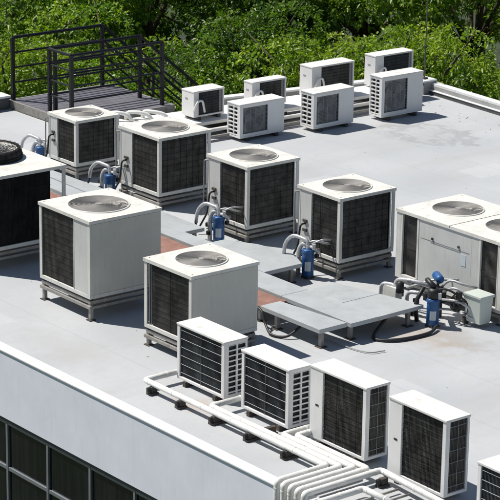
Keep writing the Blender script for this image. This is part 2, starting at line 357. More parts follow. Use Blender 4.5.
def cube_unit(name, label, x, y, w, d, zt, z0, R, style, group=None, ring=False, fan=(0, 0)):
    """x,y = front right corner (the corner nearest the camera)"""
    r = thing(name, label, 'condenser unit', (x - w / 2, y + d / 2, 0), group, random.uniform(-.008, .008))
    stand(r, w * .97, d * .97, z0)
    th = .05; pw = .055 if style != 'dark' else .06
    zb = z0
    # base pan
    b = MB(); b.box(-w / 2, w / 2, -d / 2, d / 2, zb, zb + .055); b.build('base_pan', M['cream'], r, .004)
    top_plate(r, w, d, zt, [(fan[0], fan[1], R)], M['cream_top'])
    if ring:
        c = MB(); c.lathe([(R + .015, 0), (R + .045, .0), (R + .03, .10), (R + .01, .15), (R - .02, .155), (R - .03, .10), (R - .03, -.05)], (fan[0], fan[1], zt + .002), 56)
        c.build('raised_fan_shroud', M['wire_dark'], r, smooth=True)
        c = MB()
        for k in range(28):
            a = 2 * PI * k / 28; ca, sa = math.cos(a), math.sin(a)
            c.tube([(fan[0] + (R + .048) * ca, fan[1] + (R + .048) * sa, zt + .01), (fan[0] + (R + .035) * ca, fan[1] + (R + .035) * sa, zt + .105), (fan[0] + (R + .012) * ca, fan[1] + (R + .012) * sa, zt + .16), (fan[0] + (R - .1) * ca, fan[1] + (R - .1) * sa, zt + .165)], .004, 4)
        for (rr, zz) in ((R + .05, .05), (R + .03, .12), (R - .04, .166), (R - .1, .167)): c.ringw((fan[0], fan[1], zt + zz), rr, .004, 56)
        c.build('shroud_wires', M['iron'], r)
        top_fan(r, fan[0], fan[1], zt + .12, R * .9, rings=8)
    else:
        top_fan(r, fan[0], fan[1], zt, R - .003)
    z1, z2 = zb + .055, zt - th + .004
    # dark core keeps the inside closed
    MB().box(-w / 2 + .055, w / 2 - .055, -d / 2 + .055, d / 2 - (.25 if style == 'dark' else .055), z1, z2 - .14).build('inner_core', M['black'], r)
    F = side(w, d, 'front'); Rt = side(w, d, 'right'); Bk = side(w, d, 'back'); Lf = side(w, d, 'left')
    for sx in (-1, 1):
        for sy in (-1, 1):
            q = MB(); X = sx * w / 2; Y = sy * d / 2
            q.box(min(X, X - sx * pw), max(X, X - sx * pw), min(Y, Y - sy * .012), max(Y, Y - sy * .012), z1, z2)
            q.box(min(X, X - sx * .012), max(X, X - sx * .012), min(Y - sy * .012, Y - sy * pw), max(Y - sy * .012, Y - sy * pw), z1, z2)
            q.build('corner_post', M['cream'], r)
    if style == 'open':      # pipe panel on the left of the front, coils elsewhere
        pu = w * .31
        b = MB(); sbox(b, F, pw + .003, pu, -.016, -.003, z1, z2); b.build('service_panel', M['sheetmetal'], r, .003)
        b = MB(); sbox(b, F, pu + .002, pu + .014, -.03, .002, z1, z2); b.build('panel_edge_strip', M['cream'], r)
        coil_panel(r, F, pu + .016, w - pw, z1, z2, M['coil'], M['wire_dark'], 9, 2)
        coil_panel(r, Rt, pw, d - pw - .05, z1, z2, M['coil'], M['wire_dark'], 9, 6)
        b = MB(); stube(b, Rt, [(d - pw - .025, -.01, z1), (d - pw - .025, -.01, z2)], .011, 8); b.build('conduit', M['white'], r)
        MB().tube(arc_path([F(pw * .6, -.01, zt - .10), F(-.035, .03, zt - .09), F(-.045, .03, z0 + .28), F(-.02, .06, z0 + .02)], .05), .011, 8).build('riser_tube', M['steel'], r, smooth=True)
        MB().tube(arc_path([F(pu * .6, -.005, z0 + .42), F(pu * .6, .09, z0 + .42), F(pu * .55, .12, z0 + .1), F(pu * .5, .3, .05)], .06), .015, 8).build('liquid_line', M['rubber'], r, smooth=True)
        for vv in (.30, .44):
            b = MB(); sbox(b, F, pu * .45, pu * .75, -.003, .02, z0 + vv, z0 + vv + .04); b.build('pipe_plate', M['foot'], r, .003)
        coil_panel(r, Bk, pw, w - pw, z1, z2, M['coil'], M['wire_dark'], 9, 3)
        b = MB(); sbox(b, Lf, pw + .003, d - pw - .003, -.016, -.003, z1, z2); b.build('side_panel', M['sheetmetal'], r, .003)
    elif style == 'panel_right':   # coil on the front with a pale panel at its right, solid grey side
        pu = w * .69
        coil_panel(r, F, pw, pu - .012, z1, z2, M['coil'], M['wire_dark'], 11, 1)
        b = MB(); sbox(b, F, pu, w - pw - .003, -.016, -.003, z1, z2); b.build('service_panel', M['sheetmetal'], r, .003)
        b = MB(); sbox(b, F, pu - .01, pu - .002, -.03, .002, z1, z2); b.build('panel_edge_strip', M['cream'], r)
        b = MB(); sbox(b, Rt, .022, d - .022, -.001, .006, z1 + .003, z2 - .004); b.build('side_panel', M['greypanel'], r, .004)
        coil_panel(r, Bk, pw, w - pw, z1, z2, M['coil'], M['wire_dark'], 9, 3); coil_panel(r, Lf, pw, d - pw, z1, z2, M['coil'], M['wire_dark'], 9, 3)
    elif style == 'panel_side':
        b = MB(); stube(b, F, [(pw + .05, -.012, z1), (pw + .05, -.012, z2)], .009, 6); stube(b, F, [(pw + .085, -.02, z1), (pw + .085, -.02, z2)], .006, 6); b.build('conduit', M['wire'], r)
        coil_panel(r, F, pw + .10, w - pw, z1, z2, M['coil'], M['wire_dark'], 11, 1)
        b = MB(); sbox(b, Rt, .022, d - .022, -.001, .006, z1 + .003, z2 - .004); b.build('side_panel', M['greypanel'], r, .004)
        coil_panel(r, Bk, pw, w - pw, z1, z2, M['coil'], M['wire_dark'], 9, 3); coil_panel(r, Lf, pw, d - pw, z1, z2, M['coil'], M['wire_dark'], 9, 3)
    elif style == 'dark':
        coil_panel(r, F, pw, w - pw, z1, z2, M['coil'], M['wire_dark'], 9, 3)
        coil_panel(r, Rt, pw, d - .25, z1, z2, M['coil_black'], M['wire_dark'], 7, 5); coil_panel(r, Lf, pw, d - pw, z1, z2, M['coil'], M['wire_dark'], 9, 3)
    return r

# ------------------------------------------------------------------ the split condensers (wide and shallow)
def feet(root, w, d, h, along='x'):
    for s_ in (-1, 1):
        q = MB()
        if along == 'x': q.box(s_ * w * .32 - .03, s_ * w * .32 + .03, -d / 2 - .02, d / 2 + .02, 0, h)
        else: q.box(-w / 2 - .02, w / 2 + .02, s_ * d * .32 - .03, s_ * d * .32 + .03, 0, h)
        q.build('foot', M['foot'], root, .003)

def split_coil(name, label, x, y, w, d, zt, z0, style, group=None):
    """coil face towards -y, x,y front right corner"""
    r = thing(name, label, 'condenser unit', (x - w / 2, y + d / 2, 0), group, random.uniform(-.016, .016))
    feet(r, w, d, z0)
    F = side(w, d, 'front'); Rt = side(w, d, 'right')
    b = MB(); b.box(-w / 2, w / 2, -d / 2, d / 2, z0, z0 + .035); b.build('base_pan', M['white'], r, .004)
    b = MB(); b.box(-w / 2 - .008, w / 2 + .008, -d / 2 - .008, d / 2 + .008, zt - .03, zt); b.build('top_cover', M['white_top'], r, .006)
    z1, z2 = z0 + .035, zt - .03
    MB().box(-w / 2 + .05, w / 2 - .05, -d / 2 + .05, d / 2 - .03, z1, z2).build('inner_core', M['black'], r)
    # rear sheet with the fan, away from the camera
    b = MB(); b.box(-w / 2 + .01, w / 2 - .01, d / 2 - .02, d / 2, z1, z2); rs = b.build('fan_panel', M['white'], r)
    Rf = Matrix.Rotation(-PI / 2, 4, 'X'); g = MB(); rad = min((z2 - z1) * .42, .26)
    zc = [(z1 + z2) / 2] if zt < 1.3 else [z1 + (z2 - z1) * .27, z1 + (z2 - z1) * .73]
    for c in zc:
        for k in range(8): g.ringw((w * .1, d / 2 + .012, c), rad * (k + 1) / 8, .003, 32, Rf)
    g.build('fan_guard', M['wire'], rs)
    pl = .05 if style == 'framed' else w * .24
    b = MB(); b.box(-w / 2, -w / 2 + pl, -d / 2, -d / 2 + .02, z1, z2); b.box(-w / 2, -w / 2 + .02, -d / 2 + .02, d / 2 - .02, z1, z2)
    sp = b.build('side_panel', M['white'], r, .003)
    if style != 'framed':
        b = MB(); sbox(b, F, pl * .42, pl * .42 + .055, 0, .004, z1 + (z2 - z1) * .46, z1 + (z2 - z1) * .46 + .022); b.build('badge', M['black'], sp)
        b = MB(); sbox(b, F, pl - .012, pl - .004, -.001, .003, z1 + .01, z2 - .01); b.build('panel_seam', M['wire'], sp)
    pr = .055
    b = MB(); b.box(w / 2 - pr, w / 2, -d / 2, -d / 2 + .02, z1, z2); b.box(w / 2 - .02, w / 2, -d / 2 + .02, -d / 2 + .06, z1, z2)
    b.build('corner_post', M['white'], r, .003)
    if style == 'framed':
        coil_panel(r, F, pl, w - pr, z1, z2, M['coil_blue'], M['wire'], 6, 1, rw=.0035)
        # louvred end: slots between real bars, two columns of nine
        e = MB(); sbox(e, Rt, .055, d, -.035, -.03, z1, z2); e.build('slot_backing', M['black'], r)
        q = MB(); nrow = 9; H = z2 - z1 - .06
        for u0, u1 in ((.0601, .072), (.072 + (d - .1) / 2 - .012, .072 + (d - .1) / 2 + .012), (d - .028, d)): sbox(q, Rt, u0, u1, -.02, 0, z1, z2)
        for k in range(nrow + 1):
            v = z1 + .02 + k * H / nrow; sbox(q, Rt, .072, d - .028, -.018, -.001, v, v + H / nrow * .24)
        sbox(q, Rt, .072, d - .028, -.018, -.001, z2 - .035, z2)
        q.build('louvred_end', M['white'], r, .002)
    else:
        coil_panel(r, F, pl, w - pr, z1, z2, M['coil'], M['wire_dark'], 13, 5)
        coil_panel(r, Rt, .06, d - .03, z1, z2, M['coil'], M['wire'], 6, 1, rw=.004)
        b = MB(); sbox(b, Rt, d - .03, d, -.02, 0, z1, z2); b.build('corner_post', M['white'], r, .003)
        # fine slanting mesh of the guard
        g = MB(); n = 12
        for k in range(n):
            v = z1 + (k + .5) * (z2 - z1) / n; stube(g, F, [(pl, -.004, v + .006), (w - pr, -.004, v + .006)], .0022)
        g.build('wire_guard', M['wire_dark'], r)
    return r

def split_fan(name, label, x, y, w, d, zt, z0, group=None, rows=8):
    """narrow louvred end towards -y, fan face towards +x; x,y = near corner, w in x, d in y"""
    r = thing(name, label, 'condenser unit', (x - w / 2, y + d / 2, 0), group, random.uniform(-.016, .016))
    feet(r, w, d, z0, 'y')
    F = side(w, d, 'front'); Rt = side(w, d, 'right')
    MB().box(-w / 2, w / 2, -d / 2, d / 2, z0, z0 + .03).build('base_pan', M['white'], r, .004)
    b = MB(); b.box(-w / 2 - .006, w / 2 + .006, -d / 2 - .006, d / 2 + .006, zt - .028, zt); b.build('top_cover', M['white_top'], r, .008)
    z1, z2 = z0 + .03, zt - .028; H = z2 - z1
    MB().box(-w / 2 + .045, w / 2 - .07, -d / 2 + .045, d / 2 - .03, z1, z2).build('inner_core', M['black'], r)
    # louvred end
    q = MB(); c = w * .5
    for u0, u1 in ((0, .03), (c - .014, c + .006), (w - .075, w)): sbox(q, F, u0, u1, -.02, 0, z1, z2)
    for k in range(rows + 1):
        v = z1 + .01 + k * (H - .05) / rows; sbox(q, F, .03, w - .075, -.018, -.001, v, v + .024)
    sbox(q, F, .03, w - .075, -.018, -.001, z2 - .03, z2)
    q.build('louvred_end', M['white'], r, .002)
    # fan face with a square opening
    o0, o1 = .07, d * .62; v0, v1 = z1 + H * .08, z2 - H * .08
    q = MB(); sbox(q, Rt, .0205, o0, -.02, 0, z1, z2); sbox(q, Rt, o0, o1, -.02, 0, z1, v0); sbox(q, Rt, o0, o1, -.02, 0, v1, z2)
    q.build('fan_panel', M['white'], r, .003)
    q = MB(); sbox(q, Rt, o1 + .004, d, -.02, 0, z1, z2); q.build('service_panel', M['white'], r, .003)
    q = MB(); sbox(q, Rt, o0, o1, -.062, -.06, v0, v1); q.build('fan_well', M['grill'], r)
    u = (o0 + o1) / 2; vc = (v0 + v1) / 2; rad = min(o1 - o0, v1 - v0) / 2 * .92
    RY = Matrix.Rotation(PI / 2, 4, 'Y'); cx, cy, cz = Rt(u, -.02, vc)
    fo = MB(); fo.disc((cx - .035, cy, cz), rad, 36, RY); fo.build('fan_opening', M['fan_dark'], r)
    g = MB()
    for k in range(9): g.ringw((cx + .004, cy, cz), rad * (k + 1) / 9, .0035, 36, RY)
    n = 20
    for k in range(n):
        v = v0 + (k + .5) * (v1 - v0) / n; stube(g, Rt, [(o0, -.010, v), (o1, -.010, v)], .0036)
    for k in range(5):
        uu = o0 + (k + .5) * (o1 - o0) / 5; stube(g, Rt, [(uu, -.006, v0), (uu, -.006, v1)], .0036)
    g.build('fan_guard', M['wire'], r)
    fb = MB(); fb.disc((cx - .012, cy, cz), rad * .2, 20, RY)
    for k in range(3):
        a0 = 2 * PI * k / 3 + .3; qv = []
        for i in range(5):
            a = a0 + i * .24
            for rr in (.2, .93): qv.append((cx - .02 - i * .002, cy + rad * rr * math.cos(a), cz + rad * rr * math.sin(a)))
        fb.add(qv, [(2 * i, 2 * i + 1, 2 * i + 3, 2 * i + 2) for i in range(4)])
    fb.build('fan', M['grill'], r)
    q = MB(); q.box(-w / 2, -w / 2 + .02, -d / 2 + .02, d / 2, z1, z2); q.box(-w / 2 + .02, w / 2 - .02, d / 2 - .02, d / 2, z1, z2); q.build('back_panel', M['white'], r)
    return r

def split_turned(name, label, x, y, w, d, zt, z0, kind, group=None):
    """plain pale end towards -y and coil towards +x, standing on the tray by the edge of the roof"""
    r = thing(name, label, 'condenser unit', (x - w / 2, y + d / 2, z0), group)
    zt -= z0; hb = .06
    for s_ in (-1, 1): MB().box(-w / 2 - .02, w / 2 + .02, s_ * d * .32 - .03, s_ * d * .32 + .03, 0, hb).build('foot', M['foot'], r, .003)
    F = side(w, d, 'front'); Rt = side(w, d, 'right'); z1, z2 = hb + .03, zt - .03
    MB().box(-w / 2, w / 2, -d / 2, d / 2, hb, hb + .03).build('base_pan', M['white'], r, .004)
    b = MB(); b.box(-w / 2 - .006, w / 2 + .012, -d / 2 - .006, d / 2 + .006, zt - .03, zt); b.build('top_cover', M['white_top'], r, .007)
    MB().box(-w / 2 + .03, w / 2 - .06, -d / 2 + .03, d / 2 - .03, z1, z2).build('inner_core', M['black'], r)
    q = MB(); sbox(q, F, 0, w, -.02, 0, z1, z2); e = q.build('end_panel', M['white'], r, .004)
    q = MB(); sbox(q, F, w * .3, w * .3 + .07, 0, .004, z1 + (z2 - z1) * .66, z1 + (z2 - z1) * .66 + .03); q.build('badge', M['grill'], e)
    su = d * .22 if kind != 'open' else d * .16
    q = MB(); sbox(q, Rt, .0205, su, -.02, 0, z1, z2); q.build('service_panel', M['white'], r, .003)
    # pipe arch leaving the service panel
    a = MB(); p = Rt(su * .5, .01, z1 + (z2 - z1) * .45)
    a.tube(arc_path([(w / 2 - .01, p[1] - .05, p[2] - .1), (w / 2 + .05, p[1] - .05, p[2]), (w / 2 + .07, p[1], p[2] + .10), (w / 2 + .07, p[1] + .09, p[2] + .09), (w / 2 + .08, p[1] + .13, p[2] - .12)], .06), .02, 8)
    a.build('pipe_elbow', M['pipe'], r, smooth=True)
    mc = {'brown': M['coil'], 'blue': M['coil_blue'], 'open': M['coil_blue']}[kind]
    coil_panel(r, Rt, su + .004, d - .09, z1, z2, mc, M['wire_dark'], 9, 2)
    q = MB(); sbox(q, Rt, d - .03, d, -.02, 0, z1, z2); q.build('corner_post', M['white'], r, .003)
    q = MB(); sbox(q, Rt, d - .09, d - .031, -.05, -.045, z1, z2); q.build('gap_backing', M['grill'], r)
    q = MB(); q.box(-w / 2, -w / 2 + .02, -d / 2 + .02, d / 2, z1, z2); q.box(-w / 2 + .02, w / 2 - .02, d / 2 - .02, d / 2, z1, z2); q.build('back_panel', M['white'], r)
    return r

# ------------------------------------------------------------------ the setting
tag(MB().box(-220, 160, -120, 260, -9.3, -9.0).build('ground', M['grass']), kind='structure')

bl = thing('office_building', 'flat roofed building with pale metal fascia over a band of dark windows', 'building', (-20, 22, -9))
def bpart(mb, name, m, parent=None, bevel=0):
    mb.xf(Matrix.Translation((20, -22, 9))); return mb.build(name, m, parent or bl, bevel)
YF = 15.12
roofpts = [(-34.9, YF + .1), (-4, YF + .1), (-4, 27.87), (-31.42, 29.68), (-32.22, 24.95), (-32.75, 24.95), (-32.75, 22.46), (-34.9, 22.46)]
bpart(MB().prism(roofpts, -.3, 0), 'roof_deck', M['roof'])
# front fascia, cap
bpart(MB().box(-35.05, -4, YF, YF + .1, -.90, .012), 'fascia', M['fascia'])
bpart(MB().box(-35.06, -4, YF - .015, YF + .155, .012, .035), 'parapet_cap', M['parcap'], bevel=.005)
bpart(MB().box(-35.02, -4, YF + .02, YF + .1, -.955, -.90), 'drip_strip', M['flash'])
# walls under the roof
bpart(MB().box(-34.8, -4, YF + .25, YF + .35, -9, -.3), 'front_wall', M['black'])
bpart(MB().box(-34.8, -4, YF + .04, YF + .25, -9, -3.4), 'lower_wall', M['fascia'])
bpart(MB().box(-4.3, -4.0, YF + .35, 27.7, -9, -.302), 'near_wall', M['concrete'])
bpart(MB().prism([(-31.5, 29.3), (-4.3, 27.5), (-4.3, 27.75), (-31.5, 29.55)], -9, -.302), 'side_wall', M['concrete'])
bpart(MB().box(-35.0, -34.8, YF + .1, 22.4, -9, -.302), 'rear_wall', M['concrete'])
bpart(MB().box(-34.8, -32.3, 22.2, 22.4, -9, -.302), 'rear_wall', M['concrete'])
bpart(MB().box(-32.5, -32.3, 22.4, 29.3, -9, -.302), 'rear_wall', M['concrete'])
# windows: bays of 0.94 m
bx = -23.67
for k in range(-12, 15):
    x0 = bx + k * .94; x1 = x0 + .94
    if x0 < -34.8: continue
    w = MB(); w.box(x0 - .022, x0 + .022, YF + .03, YF + .09, -3.4, -.956)
    w.box(x0 + .022, x1 - .022, YF + .035, YF + .085, -1.64, -1.59); w.box(x0 + .022, x1 - .022, YF + .035, YF + .085, -1.0, -.957)
    w.box(x0 + .022, x1 - .022, YF + .035, YF + .085, -3.399, -3.34)
    fr = bpart(w, 'window', M['alu'], bevel=.003)
    g = MB(); g.box(x0 + .0225, x1 - .0225, YF + .06, YF + .066, -3.34, -1.64); g.box(x0 + .0225, x1 - .0225, YF + .06, YF + .066, -1.59, -1.0)
    g.xf(Matrix.Translation((20, -22, 9))); g.build('pane', M['glass'], fr)
# parapet at the back left corner
bpart(MB().box(-35.05, -34.8, YF + .16, 22.45, 0, .22), 'rear_parapet', M['flash'])
bpart(MB().box(-35.08, -34.76, YF + .158, 22.47, .22, .26), 'parapet_cap', M['parcap'], bevel=.005)
# parapet at the back right
def wallseg(a, b_, t, z0, z1, name, m):
    a = Vector(a); b2 = Vector(b_); n = (b2 - a).normalized(); n = Vector((-n.y, n.x))
    pts = [a, b2, b2 + n * t, a + n * t]
    bpart(MB().prism([(p.x, p.y) for p in pts], z0, z1), name, m)
pa, pb = (-32.20, 24.96), (-31.42, 29.62)
wallseg(pa, pb, .14, 0, .30, 'rear_parapet', M['concrete'])
wallseg((pa[0] + .012, pa[1]), (pb[0] + .012, pb[1]), .165, .30, .335, 'parapet_cap', M['parcap'])
# right parapet, low and stepped
pc, pd = (-31.25, 29.64), (-4, 27.82)
wallseg(pc, pd, .05, 0.001, .075, 'side_parapet', M['flash'])
wallseg((pc[0], pc[1] - .012), (pd[0], pd[1] - .012), .07, .075, .085, 'flashing_strip', M['parcap'])
wallseg((pc[0], pc[1] + .05), (pd[0], pd[1] + .05), .16, -.3, .165, 'side_parapet', M['concrete'])
wallseg((pc[0], pc[1] + .07), (pd[0], pd[1] + .07), .16, .165, .20, 'parapet_cap', M['parcap'])
wallseg((-31.5, 29.5), (-31.22, 29.5), .3, .001, .24, 'parapet_corner', M['concrete'])
wallseg((-31.52, 29.48), (-31.2, 29.48), .34, .24, .27, 'parapet_cap', M['parcap'])

# slender mast at the corner
t = thing('lightning_rod', 'thin brown lightning rod standing at the far corner of the roof', 'lightning rod', (-31.36, 29.64, .27))
MB().tube([(0, 0, 0), (.01, .0, 1.4), (-.01, 0, 3.2)], [.014, .012, .008], 6).build('rod', M['tan'], t)
MB().box(-.05, .05, -.05, .05, 0, .03).build('base_plate', M['foot'], t)
MB().lathe([(0, -.03), (.03, -.02), (.03, .02), (0, .03)], (.002, 0, .62), 8).build('clamp', M['foot'], t)

# ------------------------------------------------------------------ the access stair
t = thing('metal_stair', 'dark metal railed landing and stair going down behind the roof edge', 'stairs', (-34, 23.5, 0))
def sp(mb, name, m, parent=None, bevel=0):
    mb.xf(Matrix.Translation((34, -23.5, 0))); return mb.build(name, m, parent or t, bevel)
x0, x1, y0, y1 = -34.88, -32.82, 22.5, 24.75
b = MB(); n = 13
for k in range(n):
    xa = x0 + .03 + k * (x1 - x0 - .06) / n; b.box(xa, xa + (x1 - x0 - .06) / n - .012, y0 + .03, y1 - .03, .12, .15)
sp(b, 'deck', M['deck'])
b = MB(); b.box(x0, x1, y0 - .02, y0 + .025, .0, .155); b.box(x0, x1, y1 - .025, y1 + .02, -.05, .155); b.box(x0 - .02, x0 + .025, y0 + .03, y1 - .03, -.05, .154); b.box(x1 - .025, x1 + .02, y0 + .03, y1 - .03, -.05, .154)
b.box(x0 + .03, x1 - .03, y0 + .03, y1 - .03, .02, .06)
sp(b, 'deck_frame', M['steel'])
TOP = 1.32
def post(x, y, z0=.12, z1=TOP, r=.031): sp(MB().box(x - r, x + r, y - r, y + r, z0, z1), 'post', M['iron'], bevel=.004)
XA, XB, XC = -34.82, -33.62, -32.93
for x in (XA, XB, XC):
    post(x, 22.56); post(x, 24.56)
post(XB, 22.68); post(XA, 23.6, r=.018) if False else None
def rail(pts, r=.02): sp(MB().tube([tuple(p) for p in pts], r, 8), 'rail', M['iron'])
for z in (TOP, 1.04, .76, .48):
    rr = .029 if z == TOP else .019
    for x in (XA, XB, XC): rail([(x, 22.56, z), (x, 24.56, z)], rr)
    rail([(XB, 22.56, z), (XC, 22.56, z)], rr)
    # sloping rails
    for x in (XA, XB): rail([(x, 24.56, z), (x, 24.56 + 3.9, z - 3.2)], rr)
# stringers and treads
for x in (XA - .01, XB + .01):
    q = MB(); q.add([(x - .02, 24.5, .1), (x + .02, 24.5, .1), (x + .02, 28.5, -3.18), (x - .02, 28.5, -3.18), (x - .02, 24.5, -.14), (x + .02, 24.5, -.14), (x + .02, 28.5, -3.42), (x - .02, 28.5, -3.42)],
                    [(0, 1, 2, 3), (7, 6, 5, 4), (0, 4, 5, 1), (1, 5, 6, 2), (2, 6, 7, 3), (3, 7, 4, 0)])
    sp(q, 'stringer', M['iron'])
for k in range(15):
    y = 24.85 + k * .245; z = .1 - (k + 1) * .2
    sp(MB().box(XA + .02, XB - .02, y - .13, y + .13, z - .03, z), 'tread', M['deck'])
for x in (XA, XB):
    for k in (1, 2, 3): yy = 24.56 + k * 1.2; post(x, yy, .1 - (yy - 24.5) * .82, TOP - (yy - 24.56) * .82 + .02, .02)
sp(MB().box(XA - .1, XB + .1, 28.45, 29.8, -3.25, -3.1), 'lower_landing', M['concrete'])
for x in (XA, XB):
    for y in (28.55, 29.7): sp(MB().box(x - .05, x + .05, y - .05, y + .05, -9, -3.25), 'support_column', M['iron'])

# ------------------------------------------------------------------ condensers
GC = 'square condensers with a fan on top'
cube_unit('condenser_unit', 'big square condenser at the left edge with a raised dark fan shroud', -26.6, 16.74, 1.75, 1.37, 1.40, .30, .44, 'dark', GC, ring=True, fan=(-.12, .02))
cube_unit('condenser_unit', 'tall square condenser with solid grey side and pale strip right of its coil', -24.0, 16.72, 1.21, 1.17, 1.40, .31, .415, 'panel_right', GC, fan=(.0, -.02))
cube_unit('condenser_unit', 'square condenser with grey side standing behind the louvred white unit', -21.84, 16.76, 1.0, 1.08, 1.19, .25, .335, 'panel_side', GC, fan=(-.0, .0))
cube_unit('condenser_unit', 'smallest square condenser, in front of the railed landing', -29.98, 20.62, .80, .86, 1.0, .23, .31, 'open', GC)
cube_unit('condenser_unit', 'square dark coiled condenser second in the far row, behind the grey sided ones', -27.80, 20.68, 1.06, 1.02, 1.155, .21, .375, 'open', GC)
cube_unit('condenser_unit', 'square dark coiled condenser in the centre, left of two blue filters', -25.58, 20.66, .97, 1.0, 1.182, .215, .365, 'open', GC)
cube_unit('condenser_unit', 'square dark coiled condenser nearest the twin fan unit', -23.43, 20.62, .93, 1.04, 1.198, .24, .352, 'open', GC)

# twin fan unit at the right
W, D, ZT = 2.12, 1.25, 1.166
r = thing('condenser_unit', 'long pale condenser with two top fans and a wide service door', 'condenser unit', (-22.70 + W / 2, 21.03 + D / 2, 0), None)
stand(r, W * .98, D * .96, .17)
top_plate(r, W, D, ZT, [(-.52, 0.03, .36), (.54, .03, .36)], M['cream_top'])
top_fan(r, -.52, .03, ZT, .357); top_fan(r, .54, .03, ZT, .357)
MB().box(.008, .014, -D / 2 - .013, D / 2, ZT - .03, ZT + .003).build('cover_joint', M['black'], r)
b = MB(); b.box(-W / 2, W / 2, -D / 2, D / 2, .17, .235); b.build('base_pan', M['cream'], r, .004)
MB().box(-W / 2 + .06, W / 2 - .06, -D / 2 + .06, D / 2 - .06, .235, .99).build('inner_core', M['black'], r)
F = side(W, D, 'front'); z1, z2 = .235, ZT - .046
def ub(f, u0, u1, n0, n1, v0, v1, name, m, bev=.003, par=None):
    q = MB(); sbox(q, f, u0, u1, n0, n1, v0, v1); return q.build(name, m, par or r, bev)
ub(F, 0, .10, -.03, 0, z1, z2, 'corner_post', M['cream']); ub(F, W - .10, W, -.03, 0, z1, z2, 'corner_post', M['cream'])
coil_panel(r, F, .13, .42, z1, z2, M['coil'], M['wire_dark'], 1, 0, rec=.04); coil_panel(r, F, 1.68, W - .12, z1, z2, M['coil'], M['wire_dark'], 1, 0, rec=.04)
for u0, u1 in ((.10, .13), (.42, .46), (1.63, 1.68), (W - .12, W - .10)): ub(F, u0 + .001, u1 - .001, -.03, .003, z1, z2, 'post', M['cream'])
dr = ub(F, .462, 1.50, -.02, -.002, z1, z2, 'service_door', M['sheetmetal'])
ub(F, 1.503, 1.628, -.02, -.0, z1, z2, 'service_panel', M['sheetmetal'])
for u, v in ((.72, .88), (1.24, .89)): ub(F, u, u + .03, -.002, .018, v, v + .035, 'latch', M['foot'], .004, dr)
ub(F, .50, 1.46, -.002, .002, .86, .866, 'door_crease', M['wire'], 0, dr); ub(F, .70, 1.27, -.002, .003, .84, .845, 'door_crease', M['wire'], 0, dr)
ub(F, 1.30, 1.40, -.002, .002, .66, .82, 'rating_plate', M['label'], 0, dr)
for k in ('right', 'back', 'left'):
    f = side(W, D, k); wd = D if k != 'back' else W
    ub(f, 0, .08, -.03, 0, z1, z2, 'corner_post', M['cream'], 0) if k != 'x' else None
    coil_panel(r, f, .1, wd - .1, z1, z2, M['coil'], M['wire_dark'], 9, 3)

GS = 'white condensers standing along the front pipes'
split_coil('condenser_unit', 'white condenser with louvred end, leftmost of the front row', -20.50, 16.24, .94, .36, .80, .07, 'framed', GS)
split_coil('condenser_unit', 'white condenser with louvred end, second in the front row', -19.27, 16.24, .90, .34, .808, .07, 'framed', GS)
split_coil('condenser_unit', 'tall white condenser with wrapped dark coil, third in the front row', -17.97, 16.28, .97, .35, .967, .08, 'wrapped', GS)
split_coil('condenser_unit', 'tall white condenser with wrapped dark coil, fourth in the front row', -16.66, 16.28, .93, .35, .985, .08, 'wrapped', GS)
split_coil('condenser_unit', 'white condenser cut off by the bottom right corner of the photo', -15.07, 16.10, .92, .35, .78, .07, 'framed', GS)
GF = 'white condensers with fan face and louvred end'
split_fan('condenser_unit', 'white condenser with louvred end behind the second square condenser', -30.40, 24.37, .36, 1.00, .672, .06, GF, 7)
split_fan('condenser_unit', 'white condenser with louvred end in front of the brown coiled one', -30.18, 25.86, .36, .95, .715, .06, GF, 7)
split_fan('condenser_unit', 'tallest louvred white condenser, nearest the far roof corner', -30.08, 27.40, .34, 1.0, .826, .07, GF, 9)
GT = 'white condensers on the cable tray by the far edge'
split_turned('condenser_unit', 'small white condenser with dark blue coil right of the stair', -31.22, 23.98, .35, .68, .80, .27, 'open', GT)
split_turned('condenser_unit', 'small white condenser with pipe elbow, half hidden behind a louvred one', -31.20, 25.28, .24, .79, .80, .27, 'brown', GT)
split_turned('condenser_unit', 'white condenser with wide brown coil at the far edge', -31.20, 26.68, .35, 1.02, .90, .27, 'brown', GT)
split_turned('condenser_unit', 'farthest white condenser, with blue coil, by the roof corner', -31.25, 28.27, .30, .96, .90, .25, 'blue', GT)

# ------------------------------------------------------------------ far cable tray and its pipes
t = thing('cable_tray', 'wide white cable tray running along the far edge under the small condensers', 'cable tray', (-31.5, 26, 0))
MB().prism([(-.55, -2.75), (.42, -2.75), (.58, 3.2), (.0, 3.2)], .21, .27).build('tray_cover', M['pipe'], t, .006)
for y in (-2.6, -1.3, 0, 1.3, 2.5): MB().box(-.4, .36, y - .05, y + .05, 0, .209).build('support', M['foot'], t)
MB().box(.42, .50, -2.2, 3.1, .09, .13).build('side_rail', M['steel'], t, .004)
for i, (xx, z, rad, lab) in enumerate([(-30.86, .17, .035, 'white clad pipe beside the far cable tray, upper of two'), (-30.74, .08, .028, 'thinner pale pipe lying low beside the far cable tray')]):
    o = MB().tube(arc_path([(xx - .1, 23.2 - i * .1, z), (xx, 23.7, z), (xx + .12, 28.9, z)], .2), rad, 10).build('pipe', M['pipe'] if i == 0 else M['steel'], smooth=True)
    tag(o, lab, 'pipe')
